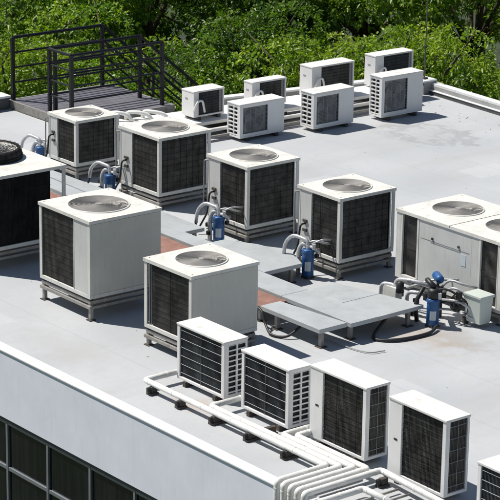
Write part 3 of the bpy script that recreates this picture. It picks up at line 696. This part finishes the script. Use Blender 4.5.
    # small blocks
t = thing('duct', 'broad white duct bending away behind the second square condenser', 'duct', (-31.6, 22.9, 0))
MB().prism([(-1.0, -.35), (-.6, -.5), (.35, .1), (.75, .75), (.1, .75), (-.35, .3), (-1.0, .1)], .12, .24).build('duct_cover', M['pipe'], t, .02)
for p in ((-.7, -.2), (.3, .45)): MB().box(p[0] - .06, p[0] + .06, p[1] - .06, p[1] + .06, 0, .119).build('support', M['foot'], t)
for i, (px, py) in enumerate([(-32.3, 22.85), (-32.1, 23.15), (-31.95, 23.4)]):
    o = MB().tube(arc_path([(px, py, .25), (px + .02, py, .36 + .02 * i), (px + .2, py + .12, .40), (px + .32, py + .26, .36), (px + .38, py + .3, .25)], .08), .035, 8).build('pipe_elbow', M['pipe'], smooth=True)
    tag(o, ['white pipe elbow on the bent duct, nearest the railings', 'white pipe elbow in the middle of the bent duct', 'white pipe elbow on the bent duct, nearest the white condenser with the blue coil'][i], 'pipe', 'white pipe elbows beside the stair')

# ------------------------------------------------------------------ front pipes
ZP = .135; RP = .037
GP = 'white clad pipes along the front of the roof'
def pipe(pts, label, group=GP, r_=RP, m='pipe', joints=True):
    t = thing('pipe', label, 'pipe', (pts[0][0], pts[0][1], 0), group)
    o = Vector((pts[0][0], pts[0][1], 0)); P = arc_path(pts, .045); P = [p - o for p in P]
    MB().tube(P, r_, 14).build('cladding', M[m], t, smooth=True)
    if joints:
        J = []
        for a, b_ in zip(pts[:-1], pts[1:]):
            a = Vector(a) - o; b2 = Vector(b_) - o; d_ = b2 - a; n = int(d_.length / .62)
            for k in range(1, n + 1):
                c = a + d_ * (k / (n + 1)); e = d_.normalized() * .012; J.append(([c - e, c + e], r_ + .0028))
            for c in (a + d_.normalized() * .085, b2 - d_.normalized() * .085):
                e = d_.normalized() * .008; J.append(([c - e, c + e], r_ + .0024))
        for q, rr in J: MB().tube(q, rr, 14).build('joint_band', M['pipe'], t)
    return t
yo = YF - .07
ys = [15.77, 15.872, 15.974, 16.076]; xt = [-18.03, -17.915, -17.80, -17.685]
st = [[(-21.47, 16.42, ZP), (-21.47, ys[0], ZP)], [(-20.28, 16.40, ZP), (-20.28, ys[1], ZP)], [(-19.05, 16.40, ZP), (-19.05, ys[2], ZP)], [(-18.93, 16.34, ZP), (-18.93, ys[3], ZP)]]
lab = ['longest white pipe, starting left of the first white front condenser', 'white pipe starting between the first two white front condensers', 'white pipe starting between the second and third front condensers', 'shortest white pipe of the bundle, hugging the third front condenser']
for k in range(4):
    pipe(st[k] + [(xt[k], ys[k], ZP), (xt[k], yo, ZP), (xt[k], yo, -1.5 - .002 * k)], lab[k])
pipe([(-15.1, 16.0, ZP), (-17.57, 16.17, ZP), (-17.57, yo, ZP), (-17.57, yo, -1.5)], 'white pipe coming from the bottom right corner to the roof edge')
pipe([(-16.9, 15.72, .10), (-17.36, 15.72, .10), (-17.36, yo, .10), (-17.36, yo, -1.5)], 'short white pipe at the bottom edge, lowest of those over the roof edge')
for i, (x, l) in enumerate([(-17.2, 'thin grey pipe near the bottom edge, left one'), (-17.02, 'thin grey pipe near the bottom edge, right one')]):
    o = MB().tube([(x, 15.5, .05), (x + .0, 16.1, .05)], .014, 8).build('thin_pipe', M['steel'], smooth=True); tag(o, l, 'pipe', 'thin grey pipes by the front edge')
fl = ['first from the left', 'second from the left', 'third from the left', 'fourth from the left', 'fifth from the left', 'sixth from the left', 'farthest right']
for i, x in enumerate([-21.30, -20.72, -20.06, -19.40, -18.72, -17.45, -16.5]):
    yy = 15.77 if i < 5 else 16.17 - (x + 17.57) * .068 if i > 5 else 16.1
    t = thing('pipe_support', 'rusty dark support block under the front pipes, %s' % fl[i], 'pipe support', (x, yy, 0), 'pipe supports along the front')
    dp = .05 if i in (0, 1) else .38 if i in (3, 4) else .16
    if i > 4: dp = .06
    MB().box(-.05, .05, -.075, dp, 0, .03).build('foot', M['foot'], t, .004)
    MB().box(-.03, .03, -.045, dp - .01, .03, ZP - RP + .004).build('block', M['foot'], t, .003)
    MB().box(-.02, .02, -.095, -.052, .045, .10).build('bracket', M['black'], t, .003)

# ------------------------------------------------------------------ duct covers in the middle
ZC = .28
def cover(name, label, polys, legs, m='cover', z=ZC, th=.06, group='pale sheet covers over the cable duct'):
    cx = sum(p[0] for p in polys[0]) / len(polys[0]); cy = sum(p[1] for p in polys[0]) / len(polys[0])
    t = thing(name, label, 'duct cover', (cx, cy, 0), group)
    for k, p in enumerate(polys): MB().prism([(q[0] - cx, q[1] - cy) for q in p], z - th, z - .0015 * (k % 3)).build('cover_sheet', M[m], t, .004)
    for (lx, ly) in legs:
        l = MB().box(lx - cx - .026, lx - cx + .026, ly - cy - .026, ly - cy + .026, .01, z - th - .001).build('leg', M['steel'], t, .003)
        MB().box(lx - cx - .06, lx - cx + .06, ly - cy - .06, ly - cy + .06, 0, .01).build('foot_plate', M['foot'], l)
    return t
cover('duct_cover', 'narrow pale duct cover nearest the front, with a hose looped beneath', [[(-22.54, 18.46), (-21.32, 18.46), (-21.32, 18.935), (-22.54, 18.80)]], [(-21.40, 18.56), (-22.3, 18.56)])
cover('duct_cover', 'large pale L shaped duct cover reaching towards the twin fan condenser', [[(-22.706, 18.96), (-21.27, 18.96), (-21.27, 19.44), (-22.706, 19.44)], [(-22.706, 19.4402), (-22.0, 19.4402), (-22.0, 20.105), (-22.706, 19.94)], [(-21.994, 19.4402), (-21.27, 19.4402), (-21.29, 20.27), (-21.994, 20.107)], [(-23.85, 18.96), (-22.712, 18.96), (-22.712, 19.435), (-23.85, 19.43)], [(-24.9, 18.96), (-23.856, 18.96), (-23.856, 19.43), (-24.9, 19.43)]], [(-21.36, 20.05), (-21.42, 19.08), (-22.6, 19.8), (-23.6, 19.05)], z=ZC - .003)
cover('duct_cover', 'pale duct cover between the two blue filters in the middle', [[(-25.22, 19.435), (-23.65, 19.435), (-23.65, 20.12), (-24.1, 20.33), (-24.75, 20.2), (-25.22, 19.95)]], [(-23.75, 19.55), (-23.75, 20.0), (-25.0, 19.9)], z=ZC + .004)
cover('duct_cover', 'long pale duct cover behind the tall grey sided condenser', [[(-28.3, 19.42), (-26.7, 19.42), (-26.7, 19.73), (-28.3, 19.73)], [(-26.694, 19.42), (-25.225, 19.42), (-25.225, 19.73), (-26.694, 19.73)], [(-28.3, 19.7302), (-25.88, 19.7302), (-25.88, 20.1), (-28.3, 20.13)]], [(-26.0, 20.0), (-27.5, 20.0), (-25.4, 19.5)])
cover('duct_cover', 'far pale duct cover near the smallest square condenser', [[(-30.3, 19.55), (-28.33, 19.45), (-28.33, 19.76), (-30.3, 19.85)], [(-30.3, 19.88), (-28.33, 19.79), (-28.33, 20.13), (-30.3, 20.1)]], [(-30.1, 19.7), (-28.6, 19.6), (-29.6, 20.0)])
cover('duct_cover', 'faded red duct cover seen between the big square condensers', [[(-29.4, 18.7), (-25.1, 18.80), (-25.1, 19.39), (-29.4, 19.42)]], [(-25.3, 18.9), (-27.3, 18.9), (-28.9, 18.9)], 'rust', .25, .05, 'faded red panels of the cable duct')
cover('duct_cover', 'faded orange duct cover beside the narrow front cover', [[(-24.7, 18.5), (-22.56, 18.5), (-22.56, 18.935), (-24.7, 18.935)]], [(-24.4, 18.6), (-22.7, 18.6)], 'rust', .25, .05, 'faded red panels of the cable duct')

rl = np.random.default_rng(11); q = MB()
for k in range(240):
    e = rl.random()
    if e < .35: lx, ly = rl.uniform(-31.2, -22), 29.35 - abs(rl.normal()) * .35
    elif e < .6: lx, ly = -31.35 + abs(rl.normal()) * .5, rl.uniform(24.5, 29.4)
    else: lx, ly = rl.uniform(-33, -15), rl.uniform(15.5, 28)
    if e < .35: ly -= (lx + 31.25) * .067
    a = rl.random() * 6.28; l_ = rl.uniform(.010, .026); ca, sa = math.cos(a) * l_, math.sin(a) * l_; z_ = .004
    q.add([(lx - ca, ly - sa, z_), (lx + sa * .4, ly - ca * .4, z_ + .004), (lx + ca, ly + sa, z_ + .006), (lx - sa * .4, ly + ca * .4, z_ + .002)], [(0, 1, 2, 3)])
tag(q.build('leaf_litter', M['litter']), 'scattered dry leaves on the roof, thickest along the far parapets', 'leaf litter', kind='stuff')

# hoses
def hose(pts, label, r_=.016, m='rubber'):
    # smooth with Catmull-Rom
    P = [Vector(p) for p in pts]; P = [P[0] * 2 - P[1]] + P + [P[-1] * 2 - P[-2]]; out = []
    for i in range(1, len(P) - 2):
        for k in range(8):
            t_ = k / 8; a, b_, c, d_ = P[i - 1], P[i], P[i + 1], P[i + 2]
            out.append(.5 * ((2 * b_) + (c - a) * t_ + (2 * a - 5 * b_ + 4 * c - d_) * t_ ** 2 + (3 * b_ - a - 3 * c + d_) * t_ ** 3))
    out.append(P[-2]); o = MB().tube(out, r_, 8).build('hose', M[m], smooth=True); return tag(o, label, 'hose')
hose([(-22.6, 18.41, .29), (-22.42, 18.39, .24), (-22.3, 18.36, .1), (-22.1, 18.3, .03), (-21.9, 18.4, .04), (-21.85, 18.6, .16)], 'black hose hanging in a loop under the narrow front duct cover', .018)
hose([(-21.4, 19.7, .18), (-21.2, 19.3, .03), (-20.95, 19.5, .03), (-20.9, 20.0, .03), (-21.0, 20.25, .06)], 'thick black hose lying beside the large duct cover, by the nearest filter', .024)
hose([(-21.75, 18.75, .02), (-20.9, 18.85, .02), (-20.75, 19.1, .02)], 'thin pale hose on the roof right of the narrow front duct cover', .008, 'wire')

# ------------------------------------------------------------------ blue filter driers
GB = 'blue filter driers on the pipe runs'
def filt(x, y, label, h=.40, r0=.085, base=.0, arch=True):
    t = thing('filter_drier', label, 'filter', (x, y, base), GB)
    MB().lathe([(0, .03), (r0 * .8, .03), (r0, .04), (r0, h - .012), (r0 * .97, h - .003), (r0 * .5, h), (0, h)], n=24).build('canister', M['blue'], t, smooth=True)
    q = MB(); n = 8
    vs = []
    for k in range(n + 1):
        a = -1.25 + k * .13
        for z in (h * .28, h * .6): vs.append(((r0 + .001) * math.cos(a), (r0 + .001) * math.sin(a), z))
    q.add(vs, [(2 * k, 2 * k + 2, 2 * k + 3, 2 * k + 1) for k in range(n)]); q.build('label', M['label'], t)
    MB().lathe([(r0 - .01, h - .05), (r0 + .008, h - .048), (r0 + .008, h - .02), (r0 - .01, h - .018)], n=24).build('rim', M['blue'], t)
    MB().box(-.07, .07, -.07, .07, 0, .03).build('foot', M['foot'], t)
    b = MB(); b.tube([(.0, 0, h - .01), (0, 0, h + .06)], .03, 10); b.tube([(-.05, 0, h + .035), (.10, .02, h + .035)], .022, 8); b.tube([(.1, .02, h + .01), (.1, .02, h + .09)], .026, 8); b.build('valve', M['silver'], t)
    if arch:
        P = arc_path([(-.40, -.12, .25), (-.40, -.1, h + .02), (-.27, -.06, h + .16), (-.02, 0, h + .12), (0, 0, h + .02)], .09)
        MB().tube(P, .027, 10).build('upper_pipe', M['silver'], t, smooth=True)
        P = arc_path([(-.14, -.06, .02), (-.14, -.06, h - .03), (-.10, -.02, h + .07), (.02, .04, h + .03), (.1, .12, h - .05)], .07)
        MB().tube(P, .033, 10).build('lower_pipe', M['silver'], t, smooth=True)
        MB().tube([(-.40, -.12, .26), (-.42, -.14, .14), (-.43, -.16, .02)], .018, 8).build('drain_hose', M['rubber'], t, smooth=True)
        for (a, b_, c) in ((-.14, -.09, h * .35), (-.2, -.06, h * .6), (.12, .06, h * .8)): MB().box(a - .03, a + .03, b_ - .02, b_ + .02, c - .03, c + .03).build('fitting', M['black'], t, .003)
        MB().tube(arc_path([(-.02, .03, h + .09), (.06, .1, h + .12), (.10, .2, h + .08), (.10, .38, h + .02)], .05), .016, 8).build('suction_line', M['silver'], t, smooth=True)
        MB().tube(arc_path([(.05, .02, h + .08), (.12, .16, h + .14), (.14, .38, h + .10)], .05), .013, 8).build('liquid_line', M['silver'], t, smooth=True)
        MB().tube(arc_path([(-.2, -.03, .02), (-.2, -.03, h * .7), (-.14, .14, h * .8), (-.1, .3, h * .8)], .05), .016, 8).build('bypass_line', M['silver'], t, smooth=True)
    return t
filt(-25.83, 20.33, 'blue filter canister in front of the central square condenser', .43)
filt(-23.77, 20.33, 'blue filter canister in front of the square condenser nearest the twin fan unit', .43)
filt(-28.86, 20.50, 'blue filter canister half hidden behind the tall grey sided condenser', .38)
filt(-31.02, 20.62, 'farthest blue filter canister, left of the smallest square condenser', .36)
filt(-21.14, 20.30, 'blue upright filter canister with black top before the twin fan unit', .40, .085, arch=False)
# valve cluster before the twin fan unit
t = thing('valve_cluster', 'tangle of silver pipes and black valves before the twin fan unit', 'valves', (-21.4, 20.62, 0))
MB().box(-.06, .10, -.05, .08, .22, .42).build('valve_body', M['black'], t, .008)
MB().lathe([(0, .54), (.07, .535), (.088, .50), (.088, .42), (.08, .40), (0, .40)], (.26, -.31, 0), 16).build('black_cap', M['black'], t, smooth=True)
MB().lathe([(0, .46), (.05, .45), (.06, .3), (0, .3)], (-.42, -.3, 0), 14).build('valve_body', M['black'], t, smooth=True)
for a, b_, c in ((-.2, -.2, .2), (.05, -.25, .35), (.42, .0, .42), (-.62, -.1, .2), (.3, .1, .2), (-.1, -.36, .12)): MB().box(a - .035, a + .035, b_ - .03, b_ + .03, c - .05, c + .05).build('fitting', M['black'], t, .006)
MB().tube(arc_path([(.26, -.31, .55), (.1, -.3, .62), (-.05, -.1, .5), (0, 0, .4)], .08), .036, 10).build('black_hose', M['rubber'], t, smooth=True)
MB().tube(arc_path([(.05, -.3, .5), (.02, -.42, .3), (.04, -.4, .03)], .08), .03, 10).build('black_hose', M['rubber'], t, smooth=True)
q = MB()
for i, pts in enumerate([[(-.75, -.35, .0), (-.75, -.35, .36), (-.5, -.3, .38), (-.5, -.3, .1)], [(-.62, -.2, .0), (-.62, -.2, .42), (-.35, -.15, .46), (-.1, 0, .4)], [(-.3, -.28, 0), (-.3, -.28, .34), (-.05, -.2, .36)],
                         [(.1, 0, .38), (.3, .02, .5), (.45, .1, .42), (.45, .12, .15), (.3, .2, .1)], [(.15, -.05, .30), (.4, -.02, .34), (.55, .1, .25), (.5, .15, .05)], [(.0, .05, .40), (.15, .08, .56), (.35, .15, .52), (.4, .35, .45)],
                         [(-.88, -.3, .12), (-.6, -.2, .14), (-.2, -.2, .12), (.2, .1, .14), (.6, .1, .12)], [(-.5, -.1, .3), (-.2, .1, .46), (.1, .3, .5)]]):
    q.tube(arc_path(pts, .09), .028 if i < 3 else .018, 8)
q.build('pipework', M['silver'], t, smooth=True)
q = MB()
for (a, b_, r_) in ((.30, .05, .09), (.38, .0, .08), (.25, .12, .10)): q.ringw((a, b_, .27), r_, .012, 20, Matrix.Rotation(1.1, 4, 'X'))
q.tube(arc_path([(.12, -.16, .45), (.3, -.1, .5), (.48, .05, .36), (.5, .2, .2)], .1), .016, 8); q.build('cable_coils', M['rubber'], t)
q = MB(); q.box(-.70, -.44, -.36, -.24, .05, .36); q.build('valve_box', M['cream'], t, .006)
for z_, c in ((.05, (-.46, -.40, -.26, -.2)), (.12, (.4, .46, .1, .16)), (.22, (-.05, .05, -.03, .05))): MB().box(*c, 0, z_).build('stand', M['foot'], t)
t = thing('oil_separator', 'short blue cylinder lying level above the valve tangle', 'tank', (-21.5, 20.72, .52))
MB().lathe([(0, -.14), (.045, -.13), (.06, -.10), (.06, .10), (.045, .13), (0, .14)], n=20, M4=Matrix.Rotation(PI / 2, 4, 'Y') @ Matrix.Rotation(.5, 4, 'X')).build('tank_body', M['blue'], t, smooth=True)
MB().tube(arc_path([(.14, .03, 0), (.22, .05, 0), (.24, .05, -.12)], .04), .014, 8).build('outlet_pipe', M['silver'], t)
MB().tube([(0, 0, -.06), (0, 0, -.14)], .02, 8).build('bracket', M['foot'], t)
# junction box
t = thing('junction_box', 'pale green lidded box hanging in front of the twin fan unit', 'electrical box', (-20.80, 20.82, .06))
q = MB(); q.add([(-.13, -.10, 0), (.13, -.10, 0), (.13, .10, 0), (-.13, .10, 0), (-.15, -.12, .36), (.15, -.12, .36), (.15, .12, .36), (-.15, .12, .36)], [(3, 2, 1, 0), (4, 5, 6, 7), (0, 1, 5, 4), (1, 2, 6, 5), (2, 3, 7, 6), (3, 0, 4, 7)]); q.build('box_body', M['greenbox'], t, .008)
MB().box(-.165, .165, -.135, .135, .361, .40).build('lid', M['greenbox'], t, .008)
MB().tube([(-.10, -.115, .26), (-.09, -.125, .12), (-.13, -.13, .06)], .006, 6).build('cable', M['rubber'], t)
MB().box(-.05, .05, .1, .2, .1, .16).build('bracket', M['foot'], t)

# ------------------------------------------------------------------ trees
CF = Vector((-.777, .63, 0)); CR = Vector((.63, .777, 0))
def leaves(rng_, centre, R, lobes, per, lpc, size, name, m, parent):
    """crown: leaf sprays over the outside of many small lobes"""
    pos = []; nor = []
    for (c, r) in lobes:
        n = int(per * r * r)
        d = rng_.normal(size=(n, 3)); d /= np.linalg.norm(d, axis=1)[:, None]
        rad = r * (1 - .45 * rng_.random(n) ** 2.2)
        p = np.array(c) + d * rad[:, None] * np.array([1, 1, .8])
        pos.append(p); nor.append(d)
    pos = np.concatenate(pos); nor = np.concatenate(nor); n = len(pos)
    # leaves per spray
    P = np.repeat(pos, lpc, 0); Nn = np.repeat(nor, lpc, 0); k = len(P)
    out = Nn * .8 + rng_.normal(size=(k, 3)) * .75; out[:, 2] -= .35
    out /= np.linalg.norm(out, axis=1)[:, None]
    up = np.array([0, 0, 1.]) + rng_.normal(size=(k, 3)) * .45
    w = np.cross(out, up); w /= np.linalg.norm(w, axis=1)[:, None] + 1e-6
    nn = np.cross(w, out)
    L_ = size * (.6 + .8 * rng_.random(k)); W_ = L_ * (.19 + .10 * rng_.random(k))
    a = P + out * (.03 + .05 * rng_.random(k))[:, None]
    mid = a + out * (L_ * .45)[:, None]; tip = a + out * L_[:, None] - np.array([0, 0, 1]) * (L_ * .22)[:, None]
    l = mid - w * W_[:, None] + nn * (W_ * .35)[:, None]; r_ = mid + w * W_[:, None] + nn * (W_ * .35)[:, None]
    V = np.stack([a, r_, tip, l], 1).reshape(-1, 3) - np.array(centre)
    me = bpy.data.meshes.new(name); me.vertices.add(4 * k); me.vertices.foreach_set('co', V.ravel())
    idx = (np.arange(k) * 4)[:, None] + np.array([0, 1, 2, 0, 2, 3]); me.loops.add(6 * k); me.loops.foreach_set('vertex_index', idx.ravel().astype(np.int32))
    me.polygons.add(2 * k); me.polygons.foreach_set('loop_start', (np.arange(2 * k) * 3).astype(np.int32))
    me.update(calc_edges=True); me.validate(); me.materials.append(m)
    o = bpy.data.objects.new(name, me); COL.objects.link(o); o.parent = parent
    return o
def tree(i, d, s_, zc, R, kind, label, per=200, lpc=12, size=.088, H=1.25):
    rg = np.random.default_rng(100 + i); c = CF * d + CR * s_; base = (c.x, c.y, -9)
    t = thing('tree', label, 'tree', base, 'trees behind the roof')
    lobes = []
    nl = int(13 * H)
    for k in range(nl):
        a = rg.random() * 2 * PI; e = rg.uniform(-.6, 1.0); q = R * (.35 + .5 * rg.random())
        lc = (c.x + q * math.cos(a) * math.cos(e), c.y + q * math.sin(a) * math.cos(e), zc + q * math.sin(e) * .85)
        lobes.append((lc, R * rg.uniform(.24, .42)))
    leaves(rg, base, R, lobes, per, lpc, size, 'crown', M[kind], t)
    tr = MB(); ct = (rg.uniform(-.3, .3), rg.uniform(-.3, .3), zc + 9 - R * .5)
    tr.tube([(0, 0, 0), (ct[0] * .4, ct[1] * .3, 3), (ct[0], ct[1], ct[2])], [.26, .2, .13], 10)
    trunk = tr.build('trunk', M['bark'], t, smooth=True)
    lb = MB()
    for (lc, r) in lobes:
        e = Vector(lc) - Vector(base); m_ = Vector(ct).lerp(e, .5) + Vector((rg.normal() * .15, rg.normal() * .15, .25))
        lb.tube([Vector(ct), m_, e, e + Vector((rg.normal() * .3, rg.normal() * .3, r * .8))], [.07, .045, .022, .008], 6)
    lb.build('limb', M['bark'], t, smooth=True)
A_, B_, C_ = 'leaf_a', 'leaf_b', 'leaf_c'
TR = [(46.3, -7.6, -1.2, 2.2, B_, 'bright tree just outside the left edge, close behind the roof'),
      (46.6, -4.7, -1.0, 2.3, B_, 'bright yellow green tree behind the left railing of the stair'),
      (46.8, -2.3, -1.1, 2.2, A_, 'mid green tree with bright tips behind the right railing of the stair'),
      (47.9, -.2, -.9, 2.3, C_, 'dark tree in the gap above the small condensers left of centre'),
      (46.6, 1.5, -1.0, 1.9, B_, 'bright rounded tree behind the brown coiled condenser'),
      (47.2, 3.6, -.8, 2.2, B_, 'bright tree with yellow leaves behind the farthest condenser'),
      (46.9, 5.9, -1.6, 2.3, A_, 'mid green tree behind the low parapet on the right'),
      (47.2, 8.6, -1.6, 2.4, B_, 'yellow green tree beyond the right edge, behind the low parapet')]
for i, a in enumerate(TR): tree(i, a[0], a[1], a[2], a[3], a[4], a[5])
TB = [(51.5, -9.0, .2, 3.0, A_, 'taller tree of the second row, beyond the left edge'),
      (52.0, -5.6, .2, 3.0, A_, 'taller tree rising behind the railed landing'),
      (51.8, -2.6, .3, 2.8, A_, 'taller mid green tree rising above the stair'),
      (52.5, .2, .2, 2.9, C_, 'taller dark tree behind the gap left of centre'),
      (56.5, 8.2, -.4, 3.2, C_, 'dark tree filling the gap at the top right corner'),
      (50.5, 6.9, -2.2, 2.3, A_, 'low mid green tree between the bright trees at the right'),
      (54.5, -1.4, -.6, 3.0, C_, 'dark tree filling the gap between the stair and the middle trees'),
      (52.0, 2.7, .4, 2.7, A_, 'taller mid green tree above the brown coiled condenser'),
      (52.6, 5.4, .2, 3.0, B_, 'taller yellow green tree at the top right'),
      (52.2, 8.6, .0, 3.0, A_, 'taller tree of the second row, beyond the right edge')]
for i, a in enumerate(TB): tree(20 + i, *a, per=140, lpc=12, size=.105, H=1.2)
TCk = [(59, -10, 1.5, 4.2, C_, 'dark background tree far behind on the left'), (60, -4.5, 1.4, 4.2, C_, 'dark background tree far behind the stair'),
       (60.5, 1, 1.4, 4.2, C_, 'dark background tree far behind the middle'), (60, 6, 1.4, 4.2, C_, 'dark background tree far behind the top right'), (60, 11.5, 1.2, 4.2, C_, 'dark background tree far off to the right')]
for i, a in enumerate(TCk): tree(40 + i, *a, per=60, lpc=10, size=.20, H=1.3)
# undergrowth that nobody could count
rg = np.random.default_rng(5); lob = []
for k in range(70):
    d = rg.uniform(44.8, 56); s_ = rg.uniform(-12, 13); c = CF * d + CR * s_
    if c.x > -36.5 and c.y < 32: 
        c = CF * (d + 3.5) + CR * s_
    lob.append(((c.x, c.y, rg.uniform(-5.5, -2.6)), rg.uniform(.9, 1.5)))
o = leaves(rg, (0, 0, 0), 1, lob, 36, 9, .22, 'undergrowth', M['leaf_c'], None); tag(o, 'dense dark shrubs filling the ground below the trees', 'shrubs', kind='stuff')

# ------------------------------------------------------------------ camera, light, view
cam = bpy.data.cameras.new('camera'); co = bpy.data.objects.new('camera', cam); COL.objects.link(co)
Rr = Vector((.626, .7797, .015)); U = Vector((-.2378, .1726, .9559)); Fw = Vector((-.7427, .6019, -.2935))
Rr.normalize(); Fw.normalize(); U = Rr.cross(Fw).normalized()
co.matrix_world = Matrix(((Rr.x, U.x, -Fw.x, 0), (Rr.y, U.y, -Fw.y, 0), (Rr.z, U.z, -Fw.z, 10), (0, 0, 0, 1)))
cam.sensor_width = 36; cam.lens = 165.6; cam.clip_end = 600; S.camera = co
cam.dof.use_dof = True; cam.dof.focus_distance = 30; cam.dof.aperture_fstop = 9

sd = Vector((.53, .32, -1)).normalized()   # direction the light travels
el = math.asin(-sd.z); az = math.atan2(-sd.y, -sd.x)
sl = bpy.data.lights.new('sun', 'SUN'); sl.energy = 5.0; sl.angle = math.radians(.55); sl.color = (1, .95, .88)
so = bpy.data.objects.new('sun', sl); COL.objects.link(so); so.rotation_euler = sd.to_track_quat('-Z', 'Y').to_euler()
wd = bpy.data.worlds.new('World'); S.world = wd; wd.use_nodes = True; nt = wd.node_tree
bg = nt.nodes['Background']; sk = nt.nodes.new('ShaderNodeTexSky'); sk.sky_type = 'NISHITA'; sk.sun_disc = False
sk.sun_elevation = el; sk.sun_rotation = PI / 2 - az; sk.air_density = 1; sk.dust_density = .6
nt.links.new(sk.outputs[0], bg.inputs[0]); bg.inputs[1].default_value = .06
S.view_settings.view_transform = 'Standard'; S.view_settings.look = 'None'; S.view_settings.exposure = .22; S.view_settings.gamma = 1
S.render.engine = 'CYCLES'; S.cycles.max_bounces = 6; S.cycles.diffuse_bounces = 3; S.cycles.glossy_bounces = 2; S.cycles.transmission_bounces = 3
S.render.resolution_x = 1024; S.render.resolution_y = 1024
